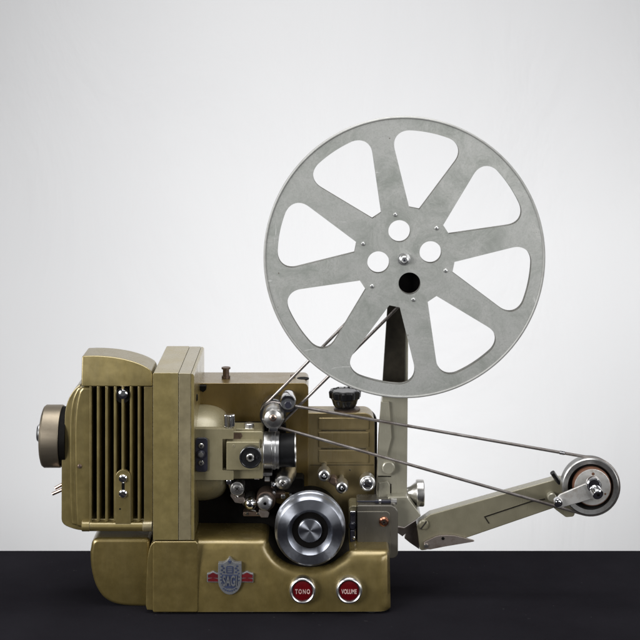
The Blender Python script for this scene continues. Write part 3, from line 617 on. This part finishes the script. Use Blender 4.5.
# ================================================================== film reel
RX, RY, RD = 404.4, 257.2, 26.0
RC = P(RX, RY, RD)
RL = empty('film_reel', Vector((RC.x, RD, RC.z)), category='film reel', label='large empty eight-spoked zinc film reel mounted on the upright arm')
k_ = sd(RD)
def reel_loops():
    loops = [[(140*math.cos(2*PI*i/180), 140*math.sin(2*PI*i/180)) for i in range(180)]]
    for w in range(8):
        a = math.radians(123.6 + 45*w)
        ux, uy = math.cos(a), math.sin(a); vx, vy = -uy, ux
        hs = math.tan(math.radians(25.4)); Ro = 127
        def pt(r, t): return (ux*r + vx*t, uy*r + vy*t)
        # straight sides from the narrow end to the outer arc
        def side_end():
            lo, hi = 50, 130
            for _ in range(40):
                mid = (lo+hi)/2; t = 5.3 + (mid-50)*hs
                if math.hypot(mid, t) < Ro: lo = mid
                else: hi = mid
            return lo, 5.3 + (lo-50)*hs
        re, te = side_end(); ang = math.atan2(te, re)
        raw = [(*pt(50,-5.3),.8), (*pt(re,-te),19)]
        nA = 5
        arc = [(*pt(Ro*math.cos(ang*(2*q/nA-1)), Ro*math.sin(ang*(2*q/nA-1))),0) for q in range(1,nA)]
        # smooth outer corners: cut back along side and along arc
        cutb = 19
        L = []
        L.append(pt(50,-5.3))
        sdir = Vector(pt(re,-te)) - Vector(pt(50,-5.3)); sl = sdir.length; sdir.normalize()
        s0 = Vector(pt(re,-te)) - sdir*cutb; a1 = ang - cutb/Ro
        c0 = Vector(pt(re,-te)); e0 = Vector(pt(Ro*math.cos(a1), -Ro*math.sin(a1)))
        for q in range(13):
            f = q/12; # rational-ish corner
            w1 = .78; den = (1-f)**2 + 2*w1*f*(1-f) + f*f
            L.append(tuple((s0*(1-f)**2 + c0*2*w1*f*(1-f) + e0*f*f)/den))
        for q in range(1,16):
            th = -a1 + 2*a1*q/16; L.append(pt(Ro*math.cos(th), Ro*math.sin(th)))
        s1 = Vector(pt(re,te)) - (Vector(pt(re,te)) - Vector(pt(50,5.3))).normalized()*cutb
        c1 = Vector(pt(re,te)); e1 = Vector(pt(Ro*math.cos(a1), Ro*math.sin(a1)))
        for q in range(13):
            f = q/12; w1 = .78; den = (1-f)**2 + 2*w1*f*(1-f) + f*f
            L.append(tuple((e1*(1-f)**2 + c1*2*w1*f*(1-f) + s1*f*f)/den))
        L.append(pt(50,5.3))
        loops.append(L)
    for i in range(4):
        a = math.radians(101 - 90*i); cx, cy = 26.6*math.cos(a), 26.6*math.sin(a)
        loops.append([(cx + 11*math.cos(2*PI*q/40), cy + 11*math.sin(2*PI*q/40)) for q in range(40)])
    return loops
def flange(name, d, label=None):
    cu = bpy.data.curves.new('f', 'CURVE'); cu.dimensions = '2D'; cu.fill_mode = 'BOTH'; cu.extrude = .7
    for L in reel_loops():
        sp = cu.splines.new('POLY'); sp.points.add(len(L)-1); sp.use_cyclic_u = True
        for i, (x, y) in enumerate(L): sp.points[i].co = (x*k_, y*k_, 0, 1)
    t = bpy.data.objects.new('t', cu); COL.objects.link(t); bpy.context.view_layer.update()
    me0 = bpy.data.meshes.new_from_object(t.evaluated_get(bpy.context.evaluated_depsgraph_get())); bpy.data.objects.remove(t)
    for v in me0.vertices: v.co = Vector((RC.x + v.co.x, d - v.co.z, RC.z + v.co.y))
    b = MB(); i = b.mi(M['zinc']); e = b.mi(M['edge']); b.bm.from_mesh(me0); b.bm.normal_update()
    for f in b.bm.faces: f.material_index = i if abs(f.normal.y) > .5 else e
    bmesh.ops.recalc_face_normals(b.bm, faces=b.bm.faces)
    return b.build(name, RL, label)
f1 = flange('flange', RD)
f2 = flange('flange', RD + 7.5)
for ff, d in ((f1, RD-.6), (f2, RD + 8)):
    b = MB(); ring = [Vector((RC.x + 139.6*k_*math.cos(2*PI*i/180), d, RC.z + 139.6*k_*math.sin(2*PI*i/180))) for i in range(180)]
    b.tube(ring, 1.3, M['zrim'], 12, closed=True); b.build('rolled_rim', ff)
b = MB()
for i in range(6):
    a = math.radians(102 - 60*i); x, y = RX + 43.4*math.cos(a), RY - 43.4*math.sin(a)
    b = MB(); b.lY(x, y, [(RD-2.0,.5),(RD-1.8,1.5),(RD-1.2,2.1),(RD-.4,2.3)], M['satin'], 20, dref=RD); b.build('rivet', f1)
b = MB(); o = Vector((RC.x, 0, RC.z))
b.lathe(o, (0,1,0), [(RD+.9, 12.5*k_),(RD+6.8, 12.5*k_)], M['zinc'], 48); b.build('hub_core', RL)
for i in range(6):
    a = math.radians(102 - 60*i); x, y = RX + 43.4*math.cos(a), RY - 43.4*math.sin(a)
    c = P(x, y, RD); b = MB(); b.lathe(Vector((c.x,0,c.z)), (0,1,0), [(RD+.9,2),(RD+6.8,2)], M['zinc'], 16); b.build('spacer_pin', RL)
b = MB(); b.lY(404, 259, [(RD-8,1.6),(RD-8.2,3.0),(RD-7.4,4.2),(RD-5,4.8),(RD-1.4,5.0),(RD-1.2,6.4),(RD-.8,6.5)], M['satin'], 12, dref=RD); b.lY(404,259,[(RD-8.6,1),(RD-8,1.4)], M['navy'], 6, dref=RD); b.build('retaining_nut', RL)

# ================================================================== camera, light, world
cam = bpy.data.cameras.new('camera'); co = bpy.data.objects.new('camera', cam); COL.objects.link(co)
co.location = (0, -D*.001, CAMZ*.001); co.rotation_euler = (PI/2, 0, 0)
cam.sensor_width = 36; cam.lens = 36 * D / 640; cam.shift_y = -(320 - HZ)/640; cam.clip_start = .05; cam.clip_end = 50
sc.camera = co
w = bpy.data.worlds.new('World'); sc.world = w; w.use_nodes = True
bg = w.node_tree.nodes['Background']; bg.inputs[0].default_value = (.95,.97,1,1); bg.inputs[1].default_value = .094
def area(name, loc, target, sx, sy, power, col=(1,1,1), spread=180):
    l = bpy.data.lights.new(name, 'AREA'); l.shape = 'RECTANGLE'; l.size = sx; l.size_y = sy; l.energy = power; l.color = col; l.spread = math.radians(spread)
    o = bpy.data.objects.new(name, l); COL.objects.link(o); o.location = loc
    o.rotation_euler = (Vector(target) - Vector(loc)).to_track_quat('-Z', 'Y').to_euler(); return o
area('overhead_softbox', (0,.05,1.15), (0,.05,.2), 1.0, .4, 3.3, (1,1,1), 110)
area('front_top_softbox', (0,-.30,1.0), (0,-.15,.2), .9, .4, 1.5, (1,1,1), 110)
area('key_softbox', (-1.15,-1.1,.55), (-.2,0,.2), .6, .6, 5.4, (1,1,1), 90)
area('left_side_softbox', (-1.3,-.5,.8), (-.1,0,.2), .5, .7, 2.2, (1,1,1), 90)
area('right_side_softbox', (1.15,-.7,.5), (0,0,.25), .3, .8, 2.3, (1,1,1), 110)
area('right_softbox', (.8,-1.3,.6), (.1,0,.25), .5, .6, 1.3, (1,1,1), 90)
area('backdrop_light_right', (1.05,.25,.15), (.05,.9,.12), .4, .4, 1.6, (1,1,1), 150)
area('backdrop_light_low', (0,.35,-.45), (0,.9,.1), 1.0, .3, 1.15, (1,1,1), 150)
area('backdrop_light_high', (0,.25,1.1), (0,.9,0), .8, .3, 1.8, (1,1,1), 120)
sc.view_settings.view_transform = 'Standard'; sc.view_settings.look = 'None'; sc.view_settings.exposure = 0; sc.view_settings.gamma = 1
sc.cycles.use_denoising = True
for o in sc.objects:
    for k in ('wx','wy','wz'):
        if k in o: del o[k]
